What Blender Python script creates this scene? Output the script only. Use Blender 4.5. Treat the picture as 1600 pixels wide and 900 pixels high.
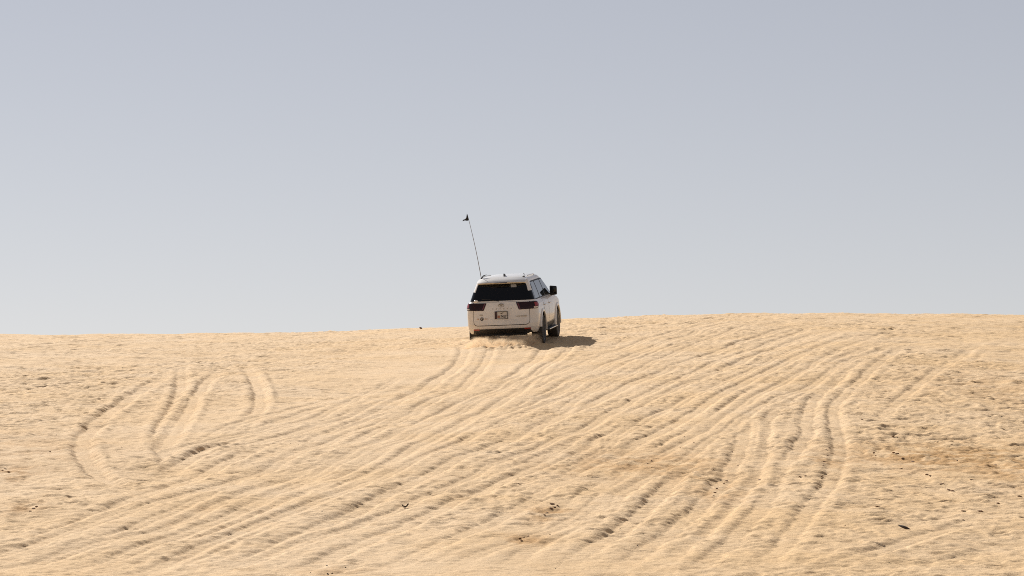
import bpy, bmesh, math, random
import numpy as np
from mathutils import Vector, Matrix

# ------------------------------------------------------------------ scene, camera, sky, sun
for o in list(bpy.data.objects):
    bpy.data.objects.remove(o)
S = bpy.context.scene
COL = S.collection
rad = math.radians
PITCH = 4.0                     # camera looks 4 degrees up the dune face
cam_d = bpy.data.cameras.new('camera')
cam_d.sensor_width = 36.0
cam_d.lens = 100.0
cam_d.clip_start = 0.5
cam_d.clip_end = 20000
cam = bpy.data.objects.new('camera', cam_d)
COL.objects.link(cam)
cam.location = (0, 0, 0)
cam.rotation_euler = (rad(90 + PITCH), 0, 0)
S.camera = cam

SUN_EL = rad(31.0)
SUN_AZ = rad(-28.0)             # from +Y towards +X
W = bpy.data.worlds.new('World')
S.world = W
W.use_nodes = True
wn, wl = W.node_tree.nodes, W.node_tree.links
wn.clear()
sky = wn.new('ShaderNodeTexSky')
sky.sky_type = 'NISHITA'
sky.sun_disc = False
sky.sun_elevation = SUN_EL
sky.sun_rotation = SUN_AZ
sky.altitude = 0
sky.air_density = 1.0
sky.dust_density = 0.05
sky.ozone_density = 5.0
bw = wn.new('ShaderNodeRGBToBW')                 # dusty desert air: most of the blue is scattered out
hs = wn.new('ShaderNodeMix'); hs.data_type = 'RGBA'; hs.inputs[0].default_value = 0.64
bgn = wn.new('ShaderNodeBackground')
bgn.inputs['Strength'].default_value = 0.05
wo = wn.new('ShaderNodeOutputWorld')
wl.new(sky.outputs[0], hs.inputs[6]); wl.new(sky.outputs[0], bw.inputs[0]); wl.new(bw.outputs[0], hs.inputs[7])
tint = wn.new('ShaderNodeMix'); tint.data_type = 'RGBA'; tint.blend_type = 'MULTIPLY'
tint.inputs[0].default_value = 1.0; tint.inputs[7].default_value = (2.44, 2.31, 2.31, 1)
gm = wn.new('ShaderNodeGamma'); gm.inputs[1].default_value = 0.66
wl.new(hs.outputs[2], gm.inputs[0]); wl.new(gm.outputs[0], tint.inputs[6]); wl.new(tint.outputs[2], bgn.inputs['Color'])
wl.new(bgn.outputs[0], wo.inputs['Surface'])

sd = bpy.data.lights.new('sun', 'SUN')
sd.energy = 5.0
sd.angle = rad(0.53)
sd.color = (1.0, 0.98, 0.945)
sun = bpy.data.objects.new('sun', sd)
COL.objects.link(sun)
sdir = Vector((math.sin(SUN_AZ) * math.cos(SUN_EL), math.cos(SUN_AZ) * math.cos(SUN_EL), math.sin(SUN_EL)))
sun.rotation_euler = sdir.to_track_quat('Z', 'Y').to_euler()
sun.location = sdir * 200

S.view_settings.view_transform = 'Standard'
S.view_settings.look = 'None'
S.view_settings.gamma = 1
S.view_settings.use_curve_mapping = False
S.view_settings.exposure = 0.55
try:
    S.cycles.use_denoising = False
    S.cycles.filter_width = 1.0
    S.cycles.max_bounces = 8
    S.cycles.diffuse_bounces = 5
    S.cycles.volume_bounces = 2
except Exception:
    pass

# ------------------------------------------------------------------ helpers
def tag(o, label=None, cat=None, group=None, kind=None):
    if label: o['label'] = label
    if cat: o['category'] = cat
    if group: o['group'] = group
    if kind: o['kind'] = kind
    return o

def smooth(me, angle=35):
    n = len(me.polygons)
    me.polygons.foreach_set('use_smooth', [True] * n)
    bm = bmesh.new(); bm.from_mesh(me)
    a = rad(angle)
    for e in bm.edges:
        if len(e.link_faces) == 2 and e.calc_face_angle(0) > a:
            e.smooth = False
    bm.to_mesh(me); bm.free()

def obj(name, bm, m, parent=None, ang=35, sm=True):
    me = bpy.data.meshes.new(name)
    bm.normal_update()
    bm.to_mesh(me); bm.free()
    if sm: smooth(me, ang)
    if m: me.materials.append(m)
    o = bpy.data.objects.new(name, me)
    COL.objects.link(o)
    if parent: o.parent = parent
    return o

def principled(name, col, rough=0.5, metal=0.0, coat=0.0, spec=0.5, **k):
    m = bpy.data.materials.new(name)
    m.use_nodes = True
    b = m.node_tree.nodes['Principled BSDF']
    b.inputs['Base Color'].default_value = (*col, 1)
    b.inputs['Roughness'].default_value = rough
    b.inputs['Metallic'].default_value = metal
    b.inputs['Coat Weight'].default_value = coat
    b.inputs['Coat Roughness'].default_value = 0.08
    b.inputs['Specular IOR Level'].default_value = spec
    return m

def dusty(name, col, dust=(0.50, 0.36, 0.22), amt=0.35, scale=6.0, rough=0.35, coat=0.0, drough=0.8, spec=0.5, metal=0.0):
    """base colour with a film of blown sand broken up by noise"""
    m = principled(name, col, rough, metal, coat, spec)
    n, l = m.node_tree.nodes, m.node_tree.links
    b = n['Principled BSDF']
    tc = n.new('ShaderNodeTexCoord')
    nz = n.new('ShaderNodeTexNoise'); nz.inputs['Scale'].default_value = scale
    nz.inputs['Detail'].default_value = 6; nz.inputs['Roughness'].default_value = 0.65
    l.new(tc.outputs['Object'], nz.inputs['Vector'])
    mr = n.new('ShaderNodeMapRange')
    mr.inputs[1].default_value = 0.35; mr.inputs[2].default_value = 0.75
    mr.inputs[3].default_value = amt * 0.35; mr.inputs[4].default_value = amt * 1.3
    l.new(nz.outputs['Fac'], mr.inputs[0])
    sx = n.new('ShaderNodeSeparateXYZ'); l.new(tc.outputs['Object'], sx.inputs[0])
    hz = n.new('ShaderNodeMapRange')
    hz.inputs[1].default_value = 0.3; hz.inputs[2].default_value = 1.3
    hz.inputs[3].default_value = 1.5; hz.inputs[4].default_value = 0.6
    l.new(sx.outputs['Z'], hz.inputs[0])
    mu = n.new('ShaderNodeMath'); mu.operation = 'MULTIPLY'; mu.use_clamp = True
    l.new(mr.outputs[0], mu.inputs[0]); l.new(hz.outputs[0], mu.inputs[1])
    mx = n.new('ShaderNodeMix'); mx.data_type = 'RGBA'
    mx.inputs[6].default_value = (*col, 1); mx.inputs[7].default_value = (*dust, 1)
    l.new(mu.outputs[0], mx.inputs[0]); l.new(mx.outputs[2], b.inputs['Base Color'])
    rr = n.new('ShaderNodeMapRange')
    rr.inputs[3].default_value = rough; rr.inputs[4].default_value = drough
    l.new(mu.outputs[0], rr.inputs[0]); l.new(rr.outputs[0], b.inputs['Roughness'])
    return m

# ------------------------------------------------------------------ numpy gradient noise
_perms = {}
def perlin(x, y, seed=0):
    if seed not in _perms:
        r = np.random.RandomState(seed)
        p = r.permutation(1024); p = np.concatenate([p, p])
        a = r.rand(1024) * 2 * np.pi
        _perms[seed] = (p, np.cos(a), np.sin(a))
    p, gx, gy = _perms[seed]
    xi = np.floor(x).astype(np.int64); yi = np.floor(y).astype(np.int64)
    xf = x - xi; yf = y - yi
    u = xf * xf * xf * (xf * (xf * 6 - 15) + 10); v = yf * yf * yf * (yf * (yf * 6 - 15) + 10)
    def g(ix, iy, dx, dy):
        h = p[(p[ix & 1023] + iy) & 1023]
        return gx[h] * dx + gy[h] * dy
    a = g(xi, yi, xf, yf); b = g(xi + 1, yi, xf - 1, yf)
    c = g(xi, yi + 1, xf, yf - 1); d = g(xi + 1, yi + 1, xf - 1, yf - 1)
    return ((a + u * (b - a)) + v * ((c + u * (d - c)) - (a + u * (b - a)))) * 1.4

def sstep(a, b, x):
    t = np.clip((x - a) / (b - a), 0, 1)
    return t * t * (3 - 2 * t)

# ------------------------------------------------------------------ the dune
CREST_X = np.array([-60, -30, -20, -15, -9.5, -5.6, -3.4, -1.5, 0.0, 1.7, 3.4, 6, 9, 13.5, 18, 28, 60.])
CREST_Z = np.array([-.6, -.48, -.40, -.41, -.37, -.29, -.20, -.10, 0.0, .12, .19, .28, .33, .31, .25, .1, -.3])
_cx = np.linspace(-60, 60, 1201)
_cz = np.interp(_cx, CREST_X, CREST_Z)
_k = np.exp(-np.linspace(-2.5, 2.5, 31) ** 2); _k /= _k.sum()
_cz = np.convolve(np.pad(_cz, 15, mode='edge'), _k, mode='valid')

def base_height(X, Y):
    lin = -3.61 + 0.098 * Y
    s = np.clip(Y - 80.0, 0, 90)
    lin = lin - 0.5 * 0.00222 * s * s
    s2 = np.clip(Y - 170.0, 0, None)
    lin = lin - (0.00222 * 90) * s2
    floor_ = -1.72
    k = 0.25
    z = floor_ + k * np.logaddexp(0, (lin - floor_) / k)      # smooth foot of the dune
    w = sstep(38, 96, Y) * (1 - sstep(125, 180, Y))
    return z + w * np.interp(X, _cx, _cz)

# tyre tracks: (half width, depth, [(x, y) in metres on the dune]) -- driven lines up the slope
F_PX, SC = 4444.0, 15980.0
def P(px, py):                                               # survey helper: slope coordinates of a traced point
    d = SC / (py - 326.0)
    return ((px - 800.0) / F_PX * d, d)
TR = [
 # s-shaped pairs on the left
 (.17, 0.070, [(300,545),(283,565),(284,600),(278,622),(266,645),(252,672),(252,698),(268,722),(300,745)]),
 (.16, 0.066, [(372,548),(345,566),(322,590),(300,625),(282,660),(264,690),(258,712)]),
 (.17, 0.074, [(372,545),(392,572),(404,600),(407,630),(392,658),(360,684),(318,704),(280,722),(240,745)]),
 (.18, 0.074, [(290,560),(240,590),(195,620),(158,650),(132,682),(128,706),(152,736),(205,768)]),
 # long diagonals, left to centre
 (.16, .045, [(-20,880),(60,843),(150,808),(235,770),(300,745),(420,690),(500,660),(600,628),(700,590)]),
 (.16, .060, [(-40,905),(90,868),(200,832),(290,795),(380,770),(470,735),(540,712),(640,670),(760,610),(830,580)]),
 (.17, .065, [(60,905),(200,862),(320,832),(430,785),(500,757),(560,727),(640,690),(740,640),(830,602),(900,572)]),
 (.16, .055, [(130,920),(300,872),(400,825),(480,795),(540,762),(600,737),(700,690),(800,640),(880,608),(960,578)]),
 (.16, .045, [(300,915),(420,860),(520,812),(640,752),(760,700),(900,640),(1000,600),(1080,572)]),
 (.16, .045, [(420,910),(520,868),(640,812),(760,762),(870,715),(1000,660),(1110,610),(1200,575)]),
 (.15, .035, [(570,905),(660,865),(760,818),(860,765),(940,722),(1010,690),(1100,640),(1180,595),(1260,562),(1330,533)]),
 (.16, .040, [(345,700),(420,662),(490,640),(560,622),(640,600)]),
 (.15, .035, [(300,720),(400,690),(480,668),(560,648),(640,610),(700,580)]),
 (.15, .040, [(470,790),(560,745),(660,700),(745,660),(830,628),(900,590),(970,560)]),
 # under and behind the car
 (.18, .055, [(725,532),(726,552),(712,572),(670,600),(600,640),(540,668),(460,700)]),
 (.18, .055, [(858,530),(846,556),(815,580),(760,618),(690,655),(620,690),(540,735)]),
 (.16, .040, [(905,560),(860,590),(800,622),(740,655),(680,690),(600,728)]),
 # right of the car: long parallel diagonals to the crest
 (.16, .045, [(790,655),(860,620),(930,590),(1000,562),(1080,536),(1170,512)]),
 (.16, .045, [(800,690),(870,655),(930,625),(1050,578),(1160,545),(1260,518)]),
 (.16, .050, [(780,745),(860,705),(960,652),(1050,612),(1130,582),(1210,556),(1300,526)]),
 (.16, .045, [(840,770),(920,722),(1000,690),(1060,660),(1120,625),(1190,590),(1270,560),(1350,530)]),
 (.16, .040, [(860,810),(930,765),(1010,715),(1070,680),(1140,640),(1210,612),(1290,575),(1400,545)]),
 (.15, .035, [(940,560),(1010,540),(1080,522),(1150,508)]),
 (.15, .035, [(880,600),(960,570),(1030,548),(1110,526),(1200,507)]),
 # bending ruts lower right
 (.16, .045, [(1420,545),(1372,578),(1330,610),(1300,640),(1304,668),(1314,700),(1300,745),(1272,785),(1245,820),(1215,858),(1180,905)]),
 (.16, .045, [(1360,560),(1310,595),(1268,630),(1262,655),(1262,680),(1240,710),(1212,745),(1200,775),(1178,805),(1150,835),(1110,872),(1070,910)]),
 (.16, .045, [(1300,590),(1230,630),(1196,655),(1190,690),(1184,725),(1165,758),(1138,788),(1100,822),(1060,858),(1010,905)]),
 (.16, .045, [(1260,585),(1190,620),(1165,648),(1160,690),(1150,720),(1132,748),(1105,778),(1070,812),(1030,842),(990,870),(950,905)]),
 (.16, .050, [(1200,600),(1135,640),(1115,665),(1100,692),(1080,720),(1050,750),(1012,790),(975,822),(930,852),(860,900)]),
 (.15, .040, [(1080,690),(1020,730),(960,775),(900,815),(840,850),(770,900)]),
 # bottom right corner
 (.17, .045, [(1660,775),(1600,792),(1520,812),(1440,836),(1370,858),(1290,892),(1250,915)]),
 (.17, .045, [(1680,815),(1600,838),(1520,862),(1440,885),(1380,910)]),
 (.15, .030, [(1540,545),(1460,590),(1410,625),(1375,660)]),
]
_r = random.Random(11)
for _hw, _dp, _pts in TR[4:24]:
    _o = _r.choice((-1, 1)) * _r.uniform(.48, .75)
    _q = []
    for _x, _y in _pts:
        _d = SC / (_y - 326.0)
        _q.append((_x + (_o + _r.uniform(-.15, .15)) * F_PX / _d, _y))
    TR.append((_hw * _r.uniform(.6, .8), _dp * _r.uniform(.55, .9), _q))
CAR_D = 76.3

TRK = 0.56
def tracks_height(xs, ys, Z, rough_mask):
    for ti, (hw, dep, pts) in enumerate(TR):
        pp = sorted([P(*q) for q in pts], key=lambda q: q[1])
        px = np.array([q[0] for q in pp]); py = np.array([q[1] for q in pp])
        r0, r1 = np.searchsorted(ys, py[0]), np.searchsorted(ys, py[-1])
        if r1 - r0 < 4: continue
        Y = ys[r0:r1]
        # catmull-like smooth interpolation of x over y
        fine = np.linspace(py[0], py[-1], 600)
        fx = np.interp(fine, py, px)
        kk = np.hanning(61); kk /= kk.sum()
        pad = 30
        ext = np.concatenate([2 * fx[0] - fx[1:pad + 1][::-1], fx, 2 * fx[-1] - fx[-pad - 1:-1][::-1]])
        fx = np.convolve(ext, kk, mode='valid')
        f = np.interp(Y, fine, fx)
        f = f + 0.035 * perlin(Y * 0.9, Y * 0 + ti * 7.3, 31)
        df = np.gradient(f, Y)
        c0 = np.searchsorted(xs, f.min() - 1.0); c1 = np.searchsorted(xs, f.max() + 1.0)
        if c1 - c0 < 2: continue
        X = xs[c0:c1][None, :]
        YY = Y[:, None]
        U = (X - f[:, None]) / np.sqrt(1 + df[:, None] ** 2)
        near = np.abs(U) < 0.95
        # ragged edges: crumbling walls give scallops about a foot long
        sL = perlin(YY * 3.1 + 0 * U, 0 * U + ti * 3.7 + 11, 41) * .6 + perlin(YY * 7.5 + 0 * U, U * 3 + ti * 5.1, 42) * .5
        sR = perlin(YY * 2.7 + 0 * U, 0 * U + ti * 9.1 + 57, 43) * .6 + perlin(YY * 6.7 + 0 * U, U * 3 + ti * 1.7, 44) * .5
        one = 0 * U
        def tri(v): return np.abs(v % 1 * 2 - 1) * 2 - 1
        eL = tri(YY / .47 + .8 * perlin(YY * .9, YY * 0 + ti * 1.3, 47)) * .16 + .22 * perlin(YY * 2.1, YY * 0 + ti * 3.1, 48) + .10 * perlin(YY * 8, YY * 0 + ti, 49)
        eR = tri(YY / .41 + .8 * perlin(YY * .8, YY * 0 + ti * 2.9, 57)) * .16 + .22 * perlin(YY * 1.9, YY * 0 + ti * 5.3, 58) + .10 * perlin(YY * 8, YY * 0 + ti, 59)
        s = np.where(U < 0, eL, eR)
        hwv = hw * .82 * (1 + s)
        A = np.abs(U)
        ends = sstep(py[0], py[0] + 3, YY) * (1 - sstep(py[-1] - (14 if ti < 4 else 6), py[-1], YY))
        amp = ends * np.clip(0.85 + 0.5 * perlin(YY * .28, YY * 0 + ti * 2.3, 45) + .35 * perlin(YY * .8 + U * .5, YY * 0 + ti * 4.3, 40), .35, 1.2)
        ramp = .105
        wall = np.clip((hwv + ramp * .5 - A) / ramp, 0, 1)
        bc = hwv + ramp * .5 + .055
        berm = np.clip(1 - np.abs(A - bc) / .11, 0, 1)
        bb = np.clip(0.7 + 1.6 * s, 0.05, 1.6)
        sub = Z[r0:r1, c0:c1]
        tread = 0.007 * np.abs(((YY + 0.3 * A + .04 * eL) / 0.17) % 1 * 2 - 1)
        cr = perlin(YY * 5 + 0 * U, U * 5 + ti, 46)
        h = (TRK if ti > 3 else .66) * amp * (-dep * wall + dep * 0.55 * bb * berm) + ends * wall * tread - ends * .010 * np.clip(1 - np.abs(A - hwv * .75) / .035, 0, 1) + ends * .008 * berm * np.abs(cr)
        cover = np.clip(wall * 1.2 + berm * .9, 0, 1) * np.clip(ends, 0, 1) * .9
        Z[r0:r1, c0:c1] = np.where(near, sub * (1 - cover) + h, sub)
        rm = rough_mask[r0:r1, c0:c1]
        rough_mask[r0:r1, c0:c1] = np.where(near, rm * (1 - np.clip(0.6 * wall + .3 * berm, 0, .6) * ends), rm)

def blob(X, Y, px, py, rx, ry):
    cx, cy = P(px, py)
    return np.exp(-((X - cx) / rx) ** 2 - ((Y - cy) / ry) ** 2)

def axis_x():
    v = [0.0]; s = 0.027
    while v[-1] < 21:
        if v[-1] > 6: s = min(0.075, 0.027 + (v[-1] - 6) * 0.004)
        v.append(v[-1] + s)
    while v[-1] < 1800:
        s *= 1.18; v.append(v[-1] + s)
    v = np.array(v)
    return np.concatenate([-v[1:][::-1], v])
def axis_y():
    v = [23.0]
    while v[-1] < 106: v.append(v[-1] + 0.00105 * v[-1])
    s = 0.15
    while v[-1] < 3500:
        s *= 1.12; v.append(v[-1] + s)
    b = [23.0]; s = 0.05
    while b[-1] > -400:
        s *= 1.15; b.append(b[-1] - s)
    return np.array(b[1:][::-1] + v)

xs, ys = axis_x(), axis_y()
X, Y = np.meshgrid(xs, ys)
fine = (sstep(12, 24, Y) * (1 - sstep(106, 130, Y)) * (1 - sstep(21, 30, np.abs(X))))
Z = base_height(X, Y)
Z += fine * (0.05 * perlin(X * .35 + 3, Y * .22, 1) + 0.025 * perlin(X * .9, Y * .6, 2))
# where the sand is chopped up and where it is dusted smooth
rough = 0.75 + 0.35 * perlin(X * .18, Y * .12, 3)
rough += 0.55 * blob(X, Y, 60, 610, 5, 12) + 0.35 * blob(X, Y, 1480, 640, 4.5, 16) + 0.35 * blob(X, Y, 990, 740, 1.6, 5)
rough -= 0.55 * blob(X, Y, 650, 570, 1.8, 9) + 0.5 * blob(X, Y, 780, 575, 1.5, 5) + 0.35 * blob(X, Y, 820, 880, 1.4, 2) + .55 * blob(X, Y, 260, 640, 2.6, 10)
rough = np.clip(rough, 0.12, 1.6)
T = np.zeros_like(Z)
tracks_height(xs, ys, T, rough)
wx = X + 0.22 * perlin(X * 1.3, Y * 1.3, 5); wy = Y + 0.22 * perlin(X * 1.3 + 9, Y * 1.3, 6)
def ridge(n): return (1 - np.abs(n)) ** 2
N = 0.020 * perlin(wx * 1.15, wy * .8, 7)
def cre(n): return np.abs(n) - .3                       # creased: planar facets meeting in sharp lines
N -= 0.026 * cre(perlin(wx * 1.7, wy * 1.1, 8))
N -= 0.024 * cre(perlin(wx * 3.6 + 5, wy * 2.3, 9))
N -= 0.021 * cre(perlin(wx * 7.1 + 2, wy * 4.9, 10))
N -= 0.011 * cre(perlin(X * 13, Y * 9.0, 12))
# wind and scuff steps: a slow rise, then a small sharp drop facing down the slope
for (lam, amp_, sd_, wv) in ((.62, .015, 51, .55), (.33, .009, 55, .32)):
    ph = (Y + .35 * X + wv * 1.5 * perlin(X * .8 / lam * .5, Y * .6 / lam * .5, sd_) + wv * .5 * perlin(X / lam, Y * .7 / lam, sd_ + 1)) / lam
    fr_ = ph % 1.0
    saw = np.where(fr_ < .80, fr_ / .80, (1 - fr_) / .20)
    N += amp_ * (saw - .5) * sstep(-.05, .35, perlin(X * 1.1, Y * .5, sd_ + 2))
hol = perlin(wx * 2.3 + 40, wy * 1.7, 13)
N -= 0.016 * np.clip((hol - .22) / .12, 0, 1)
hol2 = perlin(wx * 4.6 + 80, wy * 3.2, 14)
N -= 0.010 * np.clip((hol2 - .22) / .10, 0, 1)
Z += fine * (T + rough * N)
# scuffed hollows with a crisp lip and a little spoil thrown downhill: feet, tyres, slumped sand
prs = np.random.RandomState(77)
npit = 15000
pv_ = prs.rand(npit)
pY = 25 + (97 - 25) * pv_ ** .8
pX = (prs.rand(npit) * 2 - 1) * (pY * .19 + 1.0)
pR = (.05 + .16 * prs.rand(npit) ** 1.5) * (.75 + .5 * (pY / 70)); pD = pR * prs.uniform(.08, .18, npit)
pA = prs.uniform(-.9, .9, npit); pE = prs.uniform(.45, .95, npit); pS = prs.rand(npit)
for k in range(npit):
    x0_, y0_, R_ = pX[k], pY[k], pR[k]
    i0, i1 = np.searchsorted(xs, (x0_ - 2 * R_, x0_ + 2 * R_)); j0, j1 = np.searchsorted(ys, (y0_ - 2.4 * R_, y0_ + 2 * R_))
    if i1 - i0 < 2 or j1 - j0 < 2: continue
    rq = rough[(j0 + j1) // 2, (i0 + i1) // 2]
    if pS[k] > rq * .75 + .22: continue
    dx = xs[i0:i1][None, :] - x0_; dy = ys[j0:j1][:, None] - y0_
    ca, sa = math.cos(pA[k]), math.sin(pA[k])
    u = (dx * ca + dy * sa) / R_; v = (-dx * sa + dy * ca) / (R_ * pE[k])
    q = np.sqrt(u * u + v * v)
    pit = -np.clip(1.05 - q, 0, .7) + .22 * np.clip(1 - np.abs(q - 1.25) / .35, 0, 1)
    q2 = np.sqrt(u * u + (v + 1.15) ** 2)
    pit = pit + .45 * np.clip(1 - q2, 0, 1)
    Z[j0:j1, i0:i1] += pD[k] * pit * min(rq + .25, 1.1)
damp = np.zeros_like(Z)
DA = 1.0
for (px, py, rx, ry, a) in [(1500,715,1.7,2.6,1.0),(1380,712,.9,.9,.6),(1290,722,.35,1.6,.7),(1590,735,.9,2.5,.9),(1000,722,1.2,2.2,.75),
        (1120,765,.3,1.2,.8),(1090,740,.5,2.,.5),(860,800,.28,.8,1.),(820,842,.3,.5,.9),(45,797,.25,.6,.9),(8,737,.4,1.3,.9),
        (520,892,.4,.6,.5),(50,700,1.2,3.5,.35),(1540,610,1.5,6,.35),(330,790,.2,.4,.4)]:
    damp = np.maximum(damp, a * blob(X, Y, px, py, rx, ry))
damp = damp * sstep(-.5, .3, perlin(wx * 2.1, wy * 1.3, 21) + .5 * perlin(wx * 6, wy * 4, 22))
damp *= fine
Z += 0.022 * damp * perlin(X * 9, Y * 7, 23)
# plough the wheels have thrown up: mound behind and beside the rear wheels
def carblob(px, dist, rx, ry, h):
    cx = (px - 800) / F_PX * dist
    return h * np.exp(-((X - cx) / rx) ** 2 - ((Y - dist) / ry) ** 2) * (1 + .7 * perlin(X * 5, Y * 3.5, 71) + .5 * perlin(X * 11, Y * 8, 72))
Z += carblob(740, 73.6, .28, .5, .02) + carblob(775, 74.4, .35, .6, .07) + carblob(845, 74.2, .35, .6, .07) + carblob(800, 73.0, .35, .5, .09) + carblob(822, 72.6, .25, .5, .06) + carblob(760, 73.2, .3, .6, .06)
Z += carblob(880, 72.6, .25, .7, .05) + carblob(905, 72.0, .3, .6, .05) - carblob(893, 73.3, .2, .5, .04)

def ground_z(x, y):
    i = int(np.clip(np.searchsorted(xs, x), 1, len(xs) - 1)); j = int(np.clip(np.searchsorted(ys, y), 1, len(ys) - 1))
    fx = (x - xs[i-1]) / (xs[i] - xs[i-1]); fy = (y - ys[j-1]) / (ys[j] - ys[j-1])
    return float((Z[j-1,i-1]*(1-fx)+Z[j-1,i]*fx)*(1-fy) + (Z[j,i-1]*(1-fx)+Z[j,i]*fx)*fy)

ny, nx = Z.shape
me = bpy.data.meshes.new('sand_dune')
co = np.stack([X, Y, Z], -1).reshape(-1, 3).astype(np.float32)
me.vertices.add(nx * ny)
me.vertices.foreach_set('co', co.ravel())
ii = np.arange((ny - 1) * (nx - 1)); r = ii // (nx - 1); c = ii % (nx - 1)
v0 = r * nx + c
quad = np.stack([v0, v0 + 1, v0 + nx + 1, v0 + nx], -1).astype(np.int32)
me.loops.add(quad.size); me.loops.foreach_set('vertex_index', quad.ravel())
me.polygons.add(len(quad))
me.polygons.foreach_set('loop_start', np.arange(0, quad.size, 4, dtype=np.int32))
me.polygons.foreach_set('loop_total', np.full(len(quad), 4, dtype=np.int32))
me.update(calc_edges=True)
me.polygons.foreach_set('use_smooth', np.ones(len(quad), dtype=bool))
at = me.attributes.new('damp', 'FLOAT', 'POINT')
at.data.foreach_set('value', damp.ravel().astype(np.float32))
dune = bpy.data.objects.new('sand_dune', me)
COL.objects.link(dune)
tag(dune, kind='structure')

SAND = (0.60, 0.432, 0.275)
m = bpy.data.materials.new('sand'); m.use_nodes = True
n, l = m.node_tree.nodes, m.node_tree.links
b = n['Principled BSDF']
b.inputs['Roughness'].default_value = 0.95
b.inputs['Specular IOR Level'].default_value = 0.15
tc = n.new('ShaderNodeTexCoord')
def noise(scale, det, rg=0.6):
    t = n.new('ShaderNodeTexNoise'); t.inputs['Scale'].default_value = scale
    t.inputs['Detail'].default_value = det; t.inputs['Roughness'].default_value = rg
    l.new(tc.outputs['Object'], t.inputs['Vector']); return t
def mixc(fac, a, bcol):
    mx = n.new('ShaderNodeMix'); mx.data_type = 'RGBA'
    for k, v in ((0, fac), (6, a), (7, bcol)):
        if hasattr(v, 'type') and hasattr(v, 'links'): l.new(v, mx.inputs[k])
        else: mx.inputs[k].default_value = v if k == 0 else (*v, 1)
    return mx.outputs[2]
def mrange(src, a0, a1, b0, b1):
    q = n.new('ShaderNodeMapRange'); l.new(src, q.inputs[0])
    for k, v in zip((1, 2, 3, 4), (a0, a1, b0, b1)): q.inputs[k].default_value = v
    return q.outputs[0]
big = noise(0.35, 5); mid = noise(3.0, 6, .7); grain = noise(55, 4, .75)
c1 = mixc(mrange(big.outputs['Fac'], .38, .64, 0, 1), (0.700, 0.490, 0.284), (0.680, 0.450, 0.228))
c2 = mixc(mrange(mid.outputs['Fac'], .48, .72, 0, .5), c1, (0.62, 0.39, 0.185))
c3 = mixc(mrange(grain.outputs['Fac'], .35, .70, 0, .30), c2, (0.46, 0.31, 0.17))
attr = n.new('ShaderNodeAttribute'); attr.attribute_name = 'damp'
c4 = mixc(mrange(attr.outputs['Fac'], 0, .8, 0, .92), c3, (0.47, 0.265, 0.10))
l.new(c4, b.inputs['Base Color'])
bp = n.new('ShaderNodeBump'); bp.inputs['Strength'].default_value = 0.8; bp.inputs['Distance'].default_value = 0.02
bn = noise(17, 6, .72)
l.new(bn.outputs['Fac'], bp.inputs['Height'])
l.new(bp.outputs[0], b.inputs['Normal'])
me.materials.append(m)

# ------------------------------------------------------------------ materials of the car
M_paint = dusty('white_paint', (0.80, 0.775, 0.73), amt=0.36, scale=2.0, rough=0.32, coat=0.6)  # real dust, thickened so warm bounce off the sand is painted into the colour
M_black = dusty('black_plastic', (0.012, 0.012, 0.013), amt=0.025, rough=0.55)
M_under = dusty('underbody', (0.006, 0.006, 0.007), amt=0.02, rough=0.85)
M_glass = principled('tinted_glass', (0.004, 0.004, 0.005), 0.06, spec=0.3)
M_sglass = principled('side_glass', (0.012, 0.014, 0.016), 0.03, spec=0.8)
M_smoke = principled('smoked_lens', (0.022, 0.007, 0.006), 0.22, spec=0.25)
M_red = principled('red_lens', (0.30, 0.020, 0.012), 0.15, coat=0.6)
M_dred = principled('dark_red_lens', (0.12, 0.012, 0.008), 0.15, coat=0.5)
M_clear = principled('clear_lens', (0.75, 0.62, 0.48), 0.15, coat=0.5)
M_chrome = principled('chrome', (0.75, 0.75, 0.75), 0.15, 1.0)
M_badge = principled('badge_metal', (0.30, 0.27, 0.23), 0.30, 0.8)
M_rubber = dusty('tyre_rubber', (0.014, 0.014, 0.014), amt=0.05, scale=9, rough=0.85)
M_rim = principled('rim_metal', (0.45, 0.46, 0.48), 0.3, 0.9)
M_plate = principled('plate_white', (0.62, 0.56, 0.48), 0.5)
M_maroon = principled('plate_maroon', (0.035, 0.004, 0.010), 0.4)
M_digit = principled('plate_ink', (0.03, 0.02, 0.015), 0.6)
M_digito = principled('plate_ink_orange', (0.40, 0.10, 0.02), 0.6)
M_dark = principled('gap_dark', (0.05, 0.035, 0.022), 0.9)
M_sticker = principled('sticker_grey', (0.30, 0.30, 0.30), 0.5)
M_orange = principled('sticker_orange', (0.52, 0.30, 0.16), 0.6)
M_flag = principled('flag_cloth', (0.010, 0.008, 0.008), 0.9)
M_pole = principled('pole_fibre', (0.16, 0.12, 0.09), 0.6)
M_seat = principled('seat_leather', (0.02, 0.02, 0.02), 0.7)

# ------------------------------------------------------------------ car surface: horizontal slices, rounded rectangles
ZW = [.40,.46,.55,.65,.90,1.05,1.14,1.20,1.235,1.27,1.50,1.68,1.77,1.82,1.86,1.885,1.90]
HW = [.885,.915,.94,.955,.965,.960,.945,.915,.885,.862,.785,.715,.680,.645,.56,.42,.20]
YR = [-2.36,-2.44,-2.475,-2.475,-2.44,-2.425,-2.40,-2.385,-2.365,-2.345,-2.235,-2.15,-2.115,-2.08,-1.98,-1.75,-1.3]
YF = [2.30,2.40,2.45,2.45,2.42,2.33,2.02,1.60,1.15,1.02,.66,.40,.26,.16,-.02,-.25,-.55]
RR = [.26,.28,.30,.30,.28,.27,.25,.23,.21,.19,.17,.16,.17,.19,.22,.22,.15]
def fw(z): return float(np.interp(z, ZW, HW))
def fyr(z): return float(np.interp(z, ZW, YR))
def fyf(z): return float(np.interp(z, ZW, YF))
def frr(z): return float(np.interp(z, ZW, RR))
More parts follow.
